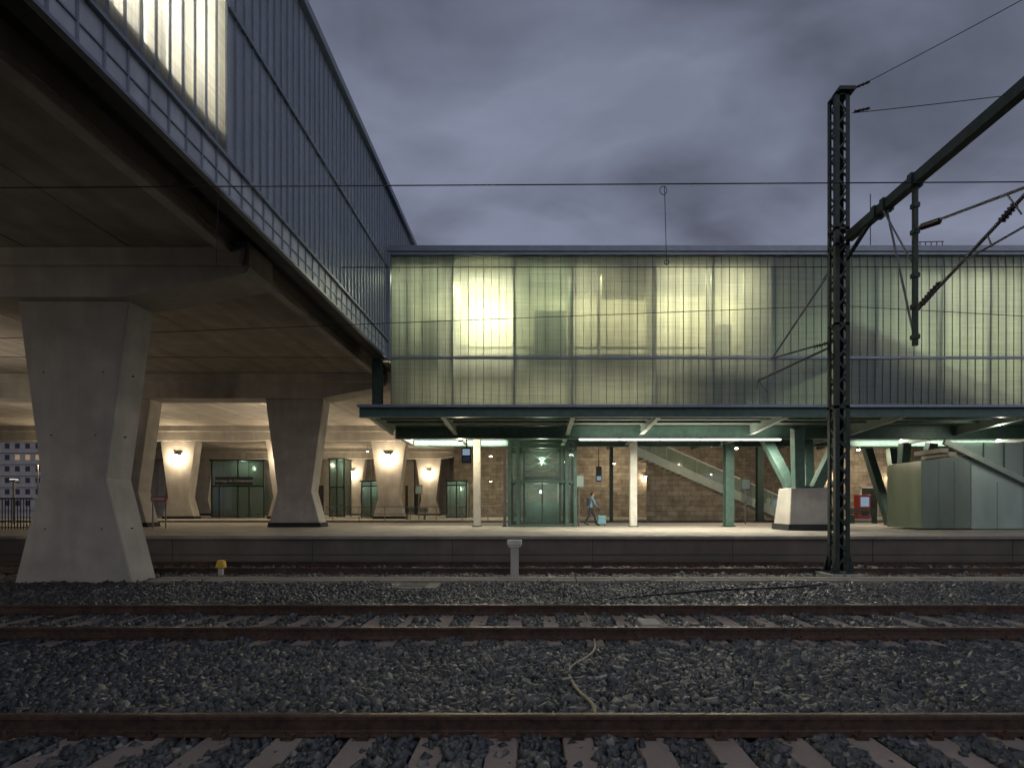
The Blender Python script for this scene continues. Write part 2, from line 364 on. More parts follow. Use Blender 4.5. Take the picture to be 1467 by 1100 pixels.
def pier(xc,y,low=False):
    g=group('concrete_pier')
    zb=-.3 if low else .757
    p=[(xc-1.43,7.035),(xc+1.43,7.035),(xc+.83,2.49),(xc+1.5,-.15 if low else .757),(xc+1.5,zb),(xc-1.5,zb),(xc-1.5,-.15 if low else .757),(xc-.83,2.49)]
    if not low: p=[(xc-1.43,7.035),(xc+1.43,7.035),(xc+.83,2.49),(xc+1.3,.757),(xc-1.3,.757),(xc-.83,2.49)]
    MB().prismY(p,y,y+.85).build('pier_shaft',M_pier,g,bevel=.035)
    if not low: MB().prismY([(xc-1.325,.76),(xc+1.325,.76),(xc+1.27,.98),(xc-1.27,.98)],y-.02,y+.87).build('base_band',M_dark,g)
    else:
        t=MB()
        for zz in (5.2,3.6,1.2):
            w=.83+(abs(zz-2.49)/4.5)*.55 if zz>2.49 else .83+(2.49-zz)/2.6*.6
            for s in (-1,1): t.tube((xc+s*(w-.4),y-.004,zz),(xc+s*(w-.4),y+.02,zz),.022,8)
            t.tube((xc+w*1.03-.02,y+.42,zz),(xc+w*1.03+.03,y+.42,zz),.02,8)
        t.build('tie_holes',M_joint,g)
def walllamp(x,y,z,e=120,r=.06):
    g=group('wall_lamp')
    MB().box(x-.16,x+.16,y-.22,y-.002,z+.04,z+.14).box(x-.04,x+.04,y-.12,y-.002,z+.14,z+.3).build('housing',M_dkgreen,g)
    MB().box(x-.11,x+.11,y-.2,y-.04,z+.0,z+.038).build('lens',E_warm,g)
    light('POINT','lamp_light',(x,y-.32,z-.10),e,(1,.80,.54),g,.08)
cols=[-11.75,-20.25,-28.75,-37.2]
pier(-11.78,13.3,True); pier(-20.3,13.3,True)
for c in cols: pier(c,25.5)
for c in cols: pier(c,42)
for c in cols: pier(c,58)
for c in cols: walllamp(c,42,5.85,480)
for c in cols[:3]: walllamp(c,58,5.6,480)
# ---------------------------------------------------------------- upper translucent hall (left, perpendicular)
XL=-5.92
g=group('glazed_hall')
S=MB(); S.add([(XL,10,8.45),(XL,34,8.45),(XL,34,14.45),(XL,10,14.45)],[(0,1,2,3)]); S.build('side_channel_glass',M_sideglass,g)
S=MB(); S.add([(XL,-8,8.45),(XL,10,8.45),(XL,10,14.45),(XL,-8,14.45)],[(0,1,2,3)]); S.build('lit_channel_glass',M_litglass,g)
t=MB(); y=-8
while y<34:
    t.box(XL+.002,XL+.04,y-.010,y+.010,8.46,14.44); y+=.31
t.build('glass_ribs',M_ribL,g)
MB().box(XL-.05,XL+.07,10,34,11.37,11.45).box(XL-.3,XL+.16,-8,34,14.45,14.68).box(XL-.05,XL+.10,-8,34,8.40,8.47).build('transoms',M_bluegrey,g)
t=MB()
t.box(XL-.05,XL+.02,-8,20.8,7.72,8.40); t.build('fascia_panels',M_fascia,g)
t=MB(); y=-8
while y<20.7:
    t.box(XL+.02,XL+.05,y-.015,y+.015,7.73,8.39); y+=.42
t.box(XL-.02,XL+.09,-8,20.8,7.66,7.72); t.box(XL+.02,XL+.045,-8,20.8,8.02,8.04)
t.build('fascia_ribs',M_bluegrey,g)
MB().box(XL-.35,XL-.05,-8,66,7.7,DZ+.6).build('edge_girder',M_recess,g)
MB().box(-46,XL-.3,-8,66,14.4,14.6).build('roof',M_dark,g)
MB().box(XL-9,XL-8.8,-8,34,8.9,14.4).build('rear_wall',M_wallint,g)
MB().box(XL-8.8,XL-.15,10.02,10.12,8.9,14.4).build('partition',M_wallint,g)  # wall added so lamp light stops here and the hall beyond stays dark
MB().box(XL-9,XL-.1,34,34.1,8.4,14.45).build('end_wall',M_dark,g)
t=MB(); y=-7
while y<10:
    w=random.choice([.03,.06,.14]); t.box(XL-.5-random.random()*1.2,XL-.46,y,y+w,8.9,14.3); y+=random.uniform(.2,.7)
t.build('interior_slats',mat('white_slats',(.8,.8,.76),.7,0,3,.1,0),g)
MB().box(XL-.25,XL-.1,6.9,7.02,8.9,14.4).box(XL-.3,XL-.1,2.9,3.05,8.9,14.4).build('inner_posts',M_bluegrey,g)
light('AREA','hall_ceiling_light',(XL-2.6,3,14.2),3200,(1,.95,.85),g,5,13)
light('AREA','hall_floor_light',(XL-1.8,5,9.1),1200,(1,.94,.82),g,.5,9,rot=(math.pi,0,0))
MB().box(X(548,21)-.02,X(560,21),20.85,21.15,7.62,12.1).build('corner_post',M_bluegrey,g,bevel=.01)
MB().box(X(534,21),X(547,21),20.9,21.2,5.5,7.7).build('deck_post',M_dkgreen,g)
# ---------------------------------------------------------------- glazed station building over the platform
D=21.0; g=group('glazed_station_building')
x0=X(561,D); x1=26.0; zt=Z(367,D); zm=Z(513,D); zb=Z(585,D)
S=MB(); S.add([(x0,D,zm),(x1,D,zm),(x1,D,zt),(x0,D,zt)],[(0,1,2,3)]).add([(x0,D,zb),(x1,D,zb),(x1,D,zm-.01),(x0,D,zm-.01)],[(0,1,2,3)])
S.build('front_channel_glass',M_frontglass,g)
t=MB(); x=x0; i=0
while x<x1:
    w=.006 if i%2 else .013
    t.box(x-w,x+w,D-.035,D-.002,zb+.02,zt); x+=.31; i+=1
t.build('glass_ribs',M_rib,g)
MB().box(x0-.05,x1,D-.14,D+.2,zt,zt+.12).box(x0-.1,x1,D-.2,D+.2,zt+.12,Z(355,D)).build('roof_coping',M_bluegrey,g)
MB().box(x0-.05,x1,D-.10,D-.0,zm-.05,zm+.05).box(x0,x1,D-.12,D+.1,zb-.10,zb+.0).build('transoms',M_bluegrey,g)
mull=[X(p,D) for p in (648,736,820,940,1021,1105)]+[X(p,D) for p in (1258,1350,1420)]+[20.5,23]
t=MB()
for q in mull: t.box(q-.035,q+.035,D+.03,D+.16,zb,zt)
t.build('mullions',M_bluegrey,g)
MB().box(-7.5,x1,D-.1,27.5,zt+.02,zt+.14).build('roof',M_dark,g)
XR=X(1105,D)
MB().box(x0,XR,24.2,24.3,zm,zt).build('hall_lining',M_wallint,g)
MB().box(XR+.1,x1,26.2,26.3,zb,zt).build('stair_lining',M_wallintB,g)
MB().box(x0,XR,23.4,23.5,zb,zm-.2).build('lower_lining',M_wallintB,g)
MB().box(x0,XR,D+.3,24.2,zm-.15,zm+.06).box(XR,X(1215,D),D+.3,26.2,zm-.15,zm+.06).build('floor_slab',M_platwall,g)
MB().box(x0,x1,D+.1,26.3,zb-.05,zb+.02).build('soffit',M_sheet,g)
MB().box(x1,x1+.1,D,27.4,zb,zt).box(x0,x1,27.3,27.4,zb,zt).box(x0-.05,x0,D+.05,27.4,zb,zm).build('end_walls',M_dark,g)
t=MB()
for q in mull[:6]: t.box(q-.05,q+.05,D+.5,D+.75,zb,zt)
for a,b in zip([x0]+mull[:5],mull[:6]): t.box(a,b,D+.55,D+.65,zm+.55,zm+.63); t.box(a,b,D+.9,D+1.0,zm+.06,zm+.42)
t.box(x0,x1,D+.35,D+.45,zt-.30,zt)
t.build('inner_frame',M_dkgreen,g)
t=MB()
for p,w in ((648,2.6),(736,2.6),(820,1.6),(940,1.0),(1105,5.0)):
    t.box(X(p,D)-.03,X(p,D)+.03,D+.8,D+.8+w*.9,zm+.06,zt)
t.build('partitions',M_wallintB,g)
t=MB(); t.box(X(868,D),X(937,D),D+1.2,D+1.9,zt-1.0,zt-.02).box(X(858,D),X(863,D),D+.6,D+.8,zm,zt).box(X(1040,D),X(1062,D),D+1.0,D+1.3,zm,zt-2.4).box(X(590,D),X(640,D),D+1.6,D+1.9,zm,zt-2.0).box(X(765,D),X(815,D),D+1.6,D+1.9,zm,zt-1.6).box(X(1080,D),X(1100,D),D+.8,D+1.2,zm,zt)
t.build('interior_cupboards',M_wallintB,g)
def bay(p0,p1,e,col=(1,.93,.69),y=22.8,zo=.12):
    a=X(p0,D);b=X(p1,D); light('AREA','ceiling_light',((a+b)/2,y,zt-zo),e,col,g,(b-a)*.8,.8)
bay(563,648,95,(.95,1,.72)); bay(650,735,430,(1,.96,.75),22.9,.5); bay(738,818,90,(.90,1,.70)); bay(822,938,235,(1,.94,.71)); bay(942,1020,175,(1,.95,.71)); bay(1023,1103,165,(1,.95,.71))
light('AREA','lower_strip_light',(0.5,22.4,zm-.3),120,(1,.91,.68),g,11,.3)
light('AREA','stair_light',(X(1290,D),24,zt-.2),85,(.78,1,.84),g,3,1.0)
light('AREA','stair_light',(X(1430,D),23.6,zt-.2),190,(1,1,.76),g,3.4,1.0)
light('AREA','stair_light',(X(1560,D),24,zt-.2),190,(.97,1,.76),g,3,1.0)
light('AREA','stair_light',(X(1130,D),24.8,zm-.3),35,(.8,1,.8),g,2,1.0)
light('AREA','stair_light',(X(1370,D),22.0,zt-.5),45,(.95,1,.80),g,4,.3)
t=MB(); t.prismY([(X(1218,D),Z(452,D)),(X(1240,D),Z(452,D)),(X(1500,D),Z(584,D)),(X(1400,D),zb+.05),(X(1218,D),Z(492,D))],D+.5,D+.58)
t.build('stair_side_wall',M_white,g)
t=MB(); t.prismY([(X(1218,D),Z(492,D)),(X(1400,D),zb+.04),(X(1218,D),zb+.04)],D+.52,D+.60); t.build('stair_under_panel',M_dkgreen,g)
t=MB(); t.beam((X(1218,D),D+.47,Z(451,D)),(X(1500,D),D+.47,Z(584,D)),.05,.10); t.build('stair_string',M_dkgreen,g)
t=MB(); q=X(1247,22); t.tube((q,22,zt),(q,22,Z(278,22)),.02); t.box(q-.05,q+.05,21.9,22.1,zt,zt+.4)
for p in (1318,1326,1334,1342,1350): t.tube((X(p,23),23,zt),(X(p,23),23,Z(346,23)),.02)
t.tube((X(1312,23),23,Z(347,23)),(X(1352,23),23,Z(346,23)),.02); t.tube((X(1312,23),23,Z(352,23)),(X(1352,23),23,Z(352,23)),.015)
t.build('roof_antenna',M_galv,g)
# ---------------------------------------------------------------- canopy
g=group('platform_canopy'); cx0=X(515,19.5)
MB().box(cx0,28,19.5,27.5,5.42,5.46).build('roof_sheet',M_sheet,g)
t=MB(); t.ibeam((cx0,19.5,5.30),(28,19.5,5.30),.22,.38); t.ibeam((cx0+.3,23.5,5.10),(28,23.5,5.10),.3,.56); t.ibeam((cx0+.3,27.2,5.15),(28,27.2,5.15),.3,.5)
t.build('edge_beams',M_green,g)
t=MB(); t.box(cx0-.03,28,19.3,19.42,5.46,5.56); t.build('gutter',M_bluegrey,g)
t=MB()
for q in (-6.3,-3.5,1.5,4.8,9.7,14.2,19,24): t.prismX([(19.62,5.41),(23.34,5.41),(23.34,4.98),(19.62,5.2)],q-.02,q+.02).box(q-.09,q+.09,19.62,23.3,5.395,5.415).beam((q,19.62,5.2),(q,23.3,4.98),.18,.025).ibeam((q,23.66,5.15),(q,27.0,5.15),.18,.42)
t.build('cross_beams',M_pale,g)
t=MB()
for y in (20.4,21.3,22.2,24.4,25.4,26.3): t.box(cx0,28,y-.03,y+.03,5.33,5.418)
t.build('purlins',M_green,g)
def ledlamp(p0,p1,yy,zz,e,emat,up=.08):
    g=group('led_tube_lamp'); xa=X(p0,yy);xb=X(p1,yy); t=MB(); n=max(2,int((xb-xa)/1.5))
    for i in range(n):
        a=xa+(xb-xa)*i/n; b=xa+(xb-xa)*(i+1)/n-.05; t.tube((a,yy,zz),(b,yy,zz),.03,8)
    t.build('tube_lens',emat,g)
    MB().box(xa,xb,yy-.05,yy+.05,zz+.04,zz+.08).build('tray',M_green,g)
    light('AREA','tube_light',((xa+xb)/2,yy,zz-.05),e,(1,.94,.77),g,xb-xa,.08)
    light('AREA','tube_uplight',((xa+xb)/2,yy,zz+.10),e*up,(1,.94,.77),g,xb-xa,.08,rot=(math.pi,0,0))
ledlamp(830,1120,22.9,Z(630,23),820,E_led)
ledlamp(575,725,27.0,5.28,200,E_led,.02); ledlamp(1230,1460,26.9,5.28,300,E_led,.02)
def pendant(x,y,z,e,col=(1,.84,.58)):
    g=group('ceiling_lamp'); MB().tube((x,y,z+.05),(x,y,z+.16),.12,12).tube((x,y,z+.16),(x,y,z+.7),.015,6).build('housing',M_dkgreen,g)
    MB().tube((x,y,z),(x,y,z+.049),.08,12).build('lens',E_warm,g)
    light('POINT','lamp_light',(x,y,z-.12),e,col,g,.08)
pendant(X(1055,30),30,Z(643,30),420); pendant(X(1230,30),30,Z(645,30),420); pendant(X(703,45),45,Z(690,45),380); pendant(X(1019,45),45,Z(680,45),320)
pendant(-3.5,24.8,4.75,200); pendant(-3.0,36,5.2,420)
pendant(X(880,47),47,5.6,420); pendant(X(1250,47),47,5.6,420)
pendant(-16,32,7.2,280); pendant(-26,33,7.2,240); pendant(-16,50,7.0,400); pendant(-24.5,50,7.0,320)
for (x,y,z,e,rt) in ((-22.5,20,3.2,170,(math.pi,R(-18),0)),(-30,30,3.2,200,(math.pi,R(-18),0)),(-17.2,36.5,3.0,180,(math.pi,R(-18),0)),(-22,6.0,3.0,150,(R(103),0,R(-25)))):  # added lamps that brighten the deck underside and the first pier cap
    g=group('added_fill_column'); MB().tube((x,y,-.2),(x,y,z),.06,10).box(x-.2,x+.2,y-.12,y+.12,z,z+.12).build('column',M_galv,g)
    MB().box(x-.17,x+.17,y-.1,y+.1,z+.121,z+.13).build('lens',E_lift,g)
    light('AREA','added_fill_light',(x,y+(.2 if y<10 else 0),z+.2),e,(1,.86,.68),g,.4,.3,rot=rt)
# ---------------------------------------------------------------- platform columns, lift, V supports
def post(px,w,dd,m,top=5.3,name='steel_column'):
    g=group(name); x=X(px,dd); 
    t=MB(); t.box(x-w/2,x+w/2,dd,dd+.04,.757,top).box(x-w/2,x+w/2,dd+w-.04,dd+w,.757,top).box(x-.03,x+.03,dd+.04,dd+w-.04,.757,top); t.build('shaft',m,g)
    MB().box(x-w/2-.06,x+w/2+.06,dd-.06,dd+w+.06,.757,.80).build('base_plate',M_dkgreen,g)
post(683,.34,26,M_white,5.15); post(908,.34,26,M_white,5.15); post(1046,.42,26,M_green,5.15); post(1090,.4,35,M_dkgreen,6.9); post(876,.22,35,M_dkgreen,6.9); post(938,.3,42,M_white,6.9); post(723,.14,26,M_galv,4.6)
g=group('glass_lift'); a=X(730,26);b=X(824,26); y0,y1=26.0,28.4; zz=5.1
t=MB()
for x in (a,a+.42,b-.42,b):
    for y in (y0,y1): t.box(x-.08,x+.08,y-.08,y+.08,.757,zz)
for z in (.82,Z(690,26),Z(640,26),5.0):
    for y in (y0,y1): t.box(a,b,y-.05,y+.05,z-.06,z+.06)
    for x in (a,b): t.box(x-.05,x+.05,y0,y1,z-.06,z+.06)
t.build('shaft_frame',M_green,g)
t=MB(); t.box(a+.08,a+.34,y0+.08,y0+.1,.85,5).box(b-.34,b-.08,y0+.08,y0+.1,.85,5).box(a+.5,b-.5,y0+.09,y0+.1,.85,2.9).box(a+.5,b-.5,y0+.09,y0+.1,3.05,5).box(a+.01,a+.03,y0+.1,y1,.85,5).box(b-.03,b-.01,y0+.1,y1,.85,5).box(a+.1,b-.1,y1-.1,y1-.09,.85,5)
t.build('glass_panes',M_clear,g)
t=MB(); t.box(a+.7,b-.7,y0+.5,y1-.4,.80,.95).box(a+.7,b-.7,y0+.5,y1-.4,3.1,3.3)
for x in (a+.72,b-.72,(a+b)/2): t.box(x-.04,x+.04,y0+.45,y0+.53,.8,3.3)
t.box(a+.65,a+.75,y0+1.2,y0+1.35,.8,5.0).box(b-.75,b-.65,y0+1.2,y0+1.35,.8,5.0)
for z in (3.6,3.95,4.3,4.65): t.box(a+.65,b-.65,y0+1.2,y0+1.3,z,z+.05)
t.beam((a+.7,y0+1.25,3.4),(b-.7,y0+1.25,4.9),.04,.06).beam((a+.7,y0+1.25,4.9),(b-.7,y0+1.25,3.4),.04,.06)
t.build('cabin',M_dkgreen,g)
t=MB(); t.box(a+.8,b-.8,y0+1.9,y0+1.93,.96,2.0).box(a+.78,a+.8,y0+.6,y0+1.9,.96,3.05).box(b-.8,b-.78,y0+.6,y0+1.9,.96,3.05); t.build('cabin_panels',M_green,g)
MB().box((a+b)/2-.4,(a+b)/2+.4,y0+1.0,y0+1.25,3.05,3.09).build('cabin_lamp',E_lift,g)
light('POINT','cabin_light',((a+b)/2,y0+1.0,4.2),110,(1,.97,.8),g,.1)
light('POINT','cabin_light',((a+b)/2,y0+1.0,2.6),70,(1,.97,.8),g,.1)
def vsupport(pc,dd,s=1.0,base=True,name='v_shaped_steel_support'):
    g=group(name); x=X(pc,dd); zt_=2.56
    if base:
        MB().add([(x-.98,dd,.757),(x+1.0,dd,.757),(x+1.0,dd+1.5,.757),(x-.98,dd+1.5,.757),(x-.82,dd+.15,zt_),(x+.75,dd+.15,zt_),(x+.75,dd+1.3,zt_),(x-.82,dd+1.3,zt_)],
          [(0,3,2,1),(4,5,6,7),(0,1,5,4),(1,2,6,5),(2,3,7,6),(3,0,4,7)]).build('concrete_base',M_conc,g,bevel=.04)
        MB().box(x-1.02,x+1.03,dd-.03,dd+1.53,.757,1.02).build('base_band',M_dark,g)
    else: zt_=.757
    t=MB()
    for (bx,by,tx,ty) in ((-.4,.4,-.95,-.6),(.35,.4,1.0,-.6),(-.4,1.0,-.95,2.4),(.35,1.0,1.0,2.4)):
        p=Vector((x+bx*s,dd+by,zt_)); q=Vector((x+tx*s,dd+ty,5.0)); t.beam(p,q,.42,.36,up=(0,1,0))
    t.build('steel_legs',M_green if base else M_dkgreen,g,bevel=.01)
    MB().box(x-.55,x+.55,dd+.2,dd+1.2,zt_+.001,zt_+.06).build('shoe_plate',M_dkgreen,g)
vsupport(1164,21.9); vsupport(1303,27,.7,False)
g=group('clad_stair_enclosure'); dd=22.6
q=lambda p,y:(X(p,dd),Z(y,dd))
MB().prismY([q(1320,757),q(1391,757),q(1391,651),q(1320,660)],dd,dd+2.2).build('olive_box',M_olive,g,bevel=.01)
MB().prismY([q(1393,757.5),q(1640,757.5),q(1640,757),q(1500,704),q(1393,651)],dd+.05,dd+2.1).build('mint_cladding',M_mint,g)
t=MB(); t.beam((X(1350,dd),dd-.1,Z(633,dd)),(X(1640,dd),dd-.1,Z(775,dd)),.14,.22); t.build('stair_stringer',M_pale,g)
t=MB(); t.prismY([q(1360,632),q(1640,632),q(1640,765),q(1500,695)],dd+.4,dd+.43); t.build('stair_glass_side',M_greenglass,g)
t=MB()
for p in (1345,1367,1430,1467): t.box(X(p,dd)-.006,X(p,dd)+.006,dd-.006 if p<1392 else dd+.04,dd-.001 if p<1392 else dd+.049,.78,Z(660,dd) if p<1392 else Z(690 if p<1440 else 700,dd))
for p in (1420,1450,1480): t.box(X(p,dd)-.02,X(p,dd)+.02,dd+.36,dd+.40,Z(632+(p-1360)*.45,dd),Z(633,dd))
t.build('panel_joints',M_green,g)
t=MB()
for i in range(24):
    u=i/24; px=1360+u*280; zz_=Z(640+u*130,dd); t.box(X(px,dd),X(px+12,dd),dd+.5,dd+2.1,zz_-.2,zz_)
t.build('steps',M_conc,g)
light('POINT','enclosure_light',(X(1440,21),21.2,5.0),60,(1,.96,.8),g,.1)
g=group('staircase'); dd=36; A=(X(912,dd),Z(642,dd)); B=(X(1150,dd),.757); n=30
t=MB(); 
for i in range(n):
    u=i/n; xx=A[0]+(B[0]-A[0])*u; zz=A[1]+(B[1]-A[1])*u; t.box(xx,xx+(B[0]-A[0])/n+.02,dd+.1,dd+2.4,zz-.45,zz)
t.build('steps',M_conc,g)
t=MB(); t.prismY([(A[0],A[1]-.5),(A[0],A[1]+.1),(B[0],B[1]+.1),(B[0]-1.2,B[1])],dd,dd+.08); t.build('stringer',M_pale,g)
t=MB(); t.prismY([(A[0],A[1]+.12),(A[0],A[1]+1.0),(B[0],B[1]+1.0),(B[0],B[1]+.12)],dd+.02,dd+.04); t.build('glass_balustrade',M_clearb,g)
t=MB(); t.tube((A[0],dd+.03,A[1]+1.03),(B[0],dd+.03,B[1]+1.03),.05)
for i in range(12):
    u=i/11; xx=A[0]+(B[0]-A[0])*u; zz=A[1]+(B[1]-A[1])*u; t.tube((xx,dd+.06,zz),(xx,dd+.06,zz+1.0),.025,6)
t.build('handrail',M_white,g)
t=MB(); t.prismY([(A[0]+.8,.757),(A[0]+.8,A[1]-.9),(B[0]-2.2,.757)],dd+.3,dd+.5); t.build('flank_wall',M_stone,g)
# ---------------------------------------------------------------- walls behind
g=group('stone_retaining_wall'); 
MB().box(X(650,50),70,50,50.6,.0,8.6).build('masonry',M_stone,g)
MB().box(X(650,50)-.1,70,49.85,50.7,8.6,8.8).build('coping',M_conc,g)
t=MB()
for p in (968,1130,1245): 
    x=X(p,50); t.box(x-.75,x+.75,49.93,50.01,.76,3.5)
t.build('doors',M_dark,g)
t=MB()
for p in (968,1130,1245):
    x=X(p,50); t.box(x-.9,x-.75,49.9,50.01,.76,3.65).box(x+.75,x+.9,49.9,50.01,.76,3.65).box(x-.9,x+.9,49.9,50.01,3.5,3.7)
t.build('door_frames',M_conc,g)
for p in (925,1185,1275): walllamp(X(p,50),50,4.6,130)
g=group('station_rear_wall')
MB().box(X(205,61),X(650,61),61,61.5,.0,8.2).build('wall',M_back,g)
t=MB()
for p in (235,330,420,470,530,590,640): x=X(p,61); t.box(x-.35,x+.35,60.6,61,.76,8.2)
t.build('pilasters',M_pier,g)
t=MB()
for p,w in ((258,2),(450,1.6),(528,2.2),(600,1.6)): x=X(p,60.9); t.box(x-w,x+w,60.9,60.99,.76,4.2)
t.build('doorways',M_joint,g)
g=group('rear_platform_roof'); MB().box(X(652,44),70,39,49.8,7.55,7.7).build('roof_sheet',M_dkgreen,g)
t=MB(); x=-5
while x<60: t.ibeam((x,39.1,7.35),(x,49.7,7.35),.2,.35); x+=4
t.box(-6,60,39.0,39.15,7.15,7.55).build('roof_beams',M_dkgreen,g)
def shelter(p0,p1,ytop,dd,gl=M_clearb):
    g=group('platform_shelter'); a=X(p0,dd); b=X(p1,dd); zt_=Z(ytop,dd)
    t=MB()
    for x in (a,b,(a+b)/2):
        t.box(x-.05,x+.05,dd,dd+.1,.76,zt_).box(x-.05,x+.05,dd+1.8,dd+1.9,.76,zt_)
    t.box(a-.15,b+.15,dd-.1,dd+2,zt_,zt_+.12).box(a,b,dd,dd+.08,.8,.9).box(a,b,dd,dd+.08,3.55,3.65); t.build('frame',M_dkgreen,g)
    t=MB(); t.box(a,b,dd+.03,dd+.05,.9,zt_).box(a,b,dd+1.84,dd+1.86,.9,zt_).box(a-.01,a+.01,dd,dd+1.8,.9,zt_).box(b-.01,b+.01,dd,dd+1.8,.9,zt_); t.build('glass',gl,g)
    t=MB(); t.box(a+.3,b-.3,dd+1.2,dd+1.6,1.2,1.25).box(a+.4,a+.5,dd+1.3,dd+1.5,.76,1.2).box(b-.5,b-.4,dd+1.3,dd+1.5,.76,1.2); t.build('bench',M_pale,g)
    light('POINT','shelter_light',((a+b)/2,dd+.9,zt_-.5),90,(1,.98,.85),g,.2)
shelter(303,378,660,47); shelter(472,493,658,50); shelter(518,545,690,47); shelter(640,668,690,45)
g=group('station_name_sign'); dd=46; a=X(308,dd); b=X(362,dd)
MB().box(a,b,dd,dd+.08,Z(694,dd),Z(683,dd)).box(a+.3,a+.38,dd+.02,dd+.07,.76,3.7).box(b-.38,b-.3,dd+.02,dd+.07,.76,3.7).build('board',mat('sign_blue_black',(.03,.04,.05),.5),g)
tc=bpy.data.curves.new('lettering','FONT'); tc.body='Santiago de Compostela'; tc.size=.34; tc.align_x='CENTER'; tc.align_y='CENTER'; tc.extrude=.005
to=bpy.data.objects.new('lettering',tc); scn.collection.objects.link(to); to.parent=g; to.location=((a+b)/2,dd-.01,Z(688.5,dd)); to.rotation_euler=(R(90),0,0); tc.materials.append(M_white)
g=group('warning_sign'); dd=24; x=X(227,dd)
MB().box(x-.35,x+.35,dd,dd+.04,Z(718,dd),Z(711,dd)).build('plate_red',M_red,g); MB().box(x-.3,x+.3,dd-.01,dd-.002,Z(716.5,dd),Z(712.5,dd)).build('plate_white',M_white,g)
MB().tube((x-.3,dd+.06,.757),(x-.3,dd+.06,2.3),.03).tube((x+.3,dd+.06,.757),(x+.3,dd+.06,2.3),.03).build('posts',M_galv,g)
g=group('platform_display'); dd=24; x=X(668,dd)
MB().box(x-.22,x+.22,dd,dd+.2,Z(663,dd),Z(641,dd)).box(x-.03,x+.03,dd+.08,dd+.14,Z(641,dd),5.4).build('housing',M_black,g,bevel=.01)
MB().box(x-.17,x+.17,dd-.012,dd-.002,Z(652,dd),Z(643,dd)).build('screen',E_disp,g)
MB().box(x-.17,x+.17,dd-.012,dd-.002,Z(661,dd),Z(654,dd)).build('number_plate',mat('sign_blue',(.05,.10,.20),.5),g)
def machine(px,dd,w,h,m,name):
    g=group(name); x=X(px,dd)
    MB().box(x-w/2,x+w/2,dd,dd+.7,.757,.757+h).box(x-w/2-.04,x+w/2+.04,dd-.04,dd+.74,.757,.85).build('cabinet',m,g,bevel=.02)
    MB().box(x-w*.36,x+w*.36,dd-.012,dd-.002,.757+h*.5,.757+h*.9).build('display',E_disp,g); MB().box(x-w*.3,x+w*.3,dd-.014,dd-.002,.757+h*.12,.757+h*.3).build('tray',M_dark,g)
machine(1239,44,1.0,2.0,M_red,'vending_machine'); machine(1110,44,.8,1.7,M_white,'ticket_machine')
g=group('hanging_display'); dd=29
x=X(858,dd); MB().box(x-.15,x+.15,dd,dd+.2,Z(690,dd),Z(668,dd)).box(x-.02,x+.02,dd+.08,dd+.12,Z(668,dd),5.4).build('case',M_black,g)
MB().box(x-.12,x+.12,dd-.01,dd-.002,Z(688,dd),Z(682,dd)).build('screen',E_disp,g)
def bench(px,dd):
    g=group('platform_bench'); x=X(px,dd); t=MB()
    for i in range(4): t.box(x-.9,x+.9,dd+.1*i,dd+.1*i+.08,1.2,1.24)
    for i in range(3): t.box(x-.9,x+.9,dd+.42,dd+.45,1.32+.12*i,1.41+.12*i)
    t.box(x-.7,x-.64,dd,dd+.45,.757,1.2).box(x+.64,x+.7,dd,dd+.45,.757,1.2).box(x-.7,x-.64,dd+.40,dd+.46,1.2,1.66).box(x+.64,x+.7,dd+.40,dd+.46,1.2,1.66); t.build('slats',M_dkgreen,g)
bench(595,40); bench(1000,41); bench(440,40); bench(1240,31)
g=group('stone_kiosk'); dd=43; MB().box(X(1050,dd),X(1093,dd),dd,dd+2,.757,1.9).build('counter',M_back,g,bevel=.02)
for p,dd in ((829,26.5),(600,40),(1068,30)):
    g=group('platform_signpost'); x=X(p,dd); MB().tube((x,dd,.757),(x,dd,3.4),.04).box(x-.28,x+.28,dd-.03,dd+.03,2.7,3.4).build('pole',M_galv,g)
    MB().box(x-.24,x+.24,dd-.045,dd-.032,2.78,3.32).build('panel',M_mint,g)
g=group('metal_railing'); dd=22; t=MB(); x=-32
while x<X(46,dd):
    t.box(x-.012,x+.012,dd,dd+.024,.8,2.1); x+=.13
t.box(-32,X(46,dd),dd-.01,dd+.035,2.08,2.14).box(-32,X(46,dd),dd-.01,dd+.035,.86,.90)
t.build('bars',M_black,g)
g=group('platform_handrail'); t=MB(); dd=32.6
t.tube((X(440,dd),dd,1.75),(X(735,dd),dd,1.75),.025).tube((X(440,dd),dd,1.3),(X(735,dd),dd,1.3),.02)
for p in range(440,740,37): t.tube((X(p,dd),dd,.757),(X(p,dd),dd,1.75),.025)
t.build('rails',M_galv,g)
# ---------------------------------------------------------------- city beyond
def apt(x0,x1,y,h,floors,cols_,m):
    g=group('apartment_building'); MB().box(x0,x1,y,y+14,-.4,h).box(x0-.3,x1+.3,y-.3,y+14.3,h,h+.5).build('walls',m,g)
    w=MB();l=MB();b=MB(); fh=(h-1)/floors; cw=(x1-x0)/cols_
    for i in range(floors):
        b.box(x0,x1,y-.25,y-.003,1+i*fh-.15,1+i*fh+.1)
        for j in range(cols_):
            xx=x0+cw*(j+.5); t=(l if random.random()<.10 else w); t.box(xx-cw*.22,xx+cw*.22,y-.05,y+.02,1+i*fh+.9,1+i*fh+fh*.78)
    w.build('windows',M_window,g); l.build('lit_windows',E_win,g); b.build('floor_bands',M_conc,g)
apt(-150,-118,125,17.5,6,13,M_facade); apt(-116,-100,140,13,4,7,M_conc); apt(-215,-160,150,15,5,18,M_facade); apt(-98,-70,150,11,3,8,M_facade)
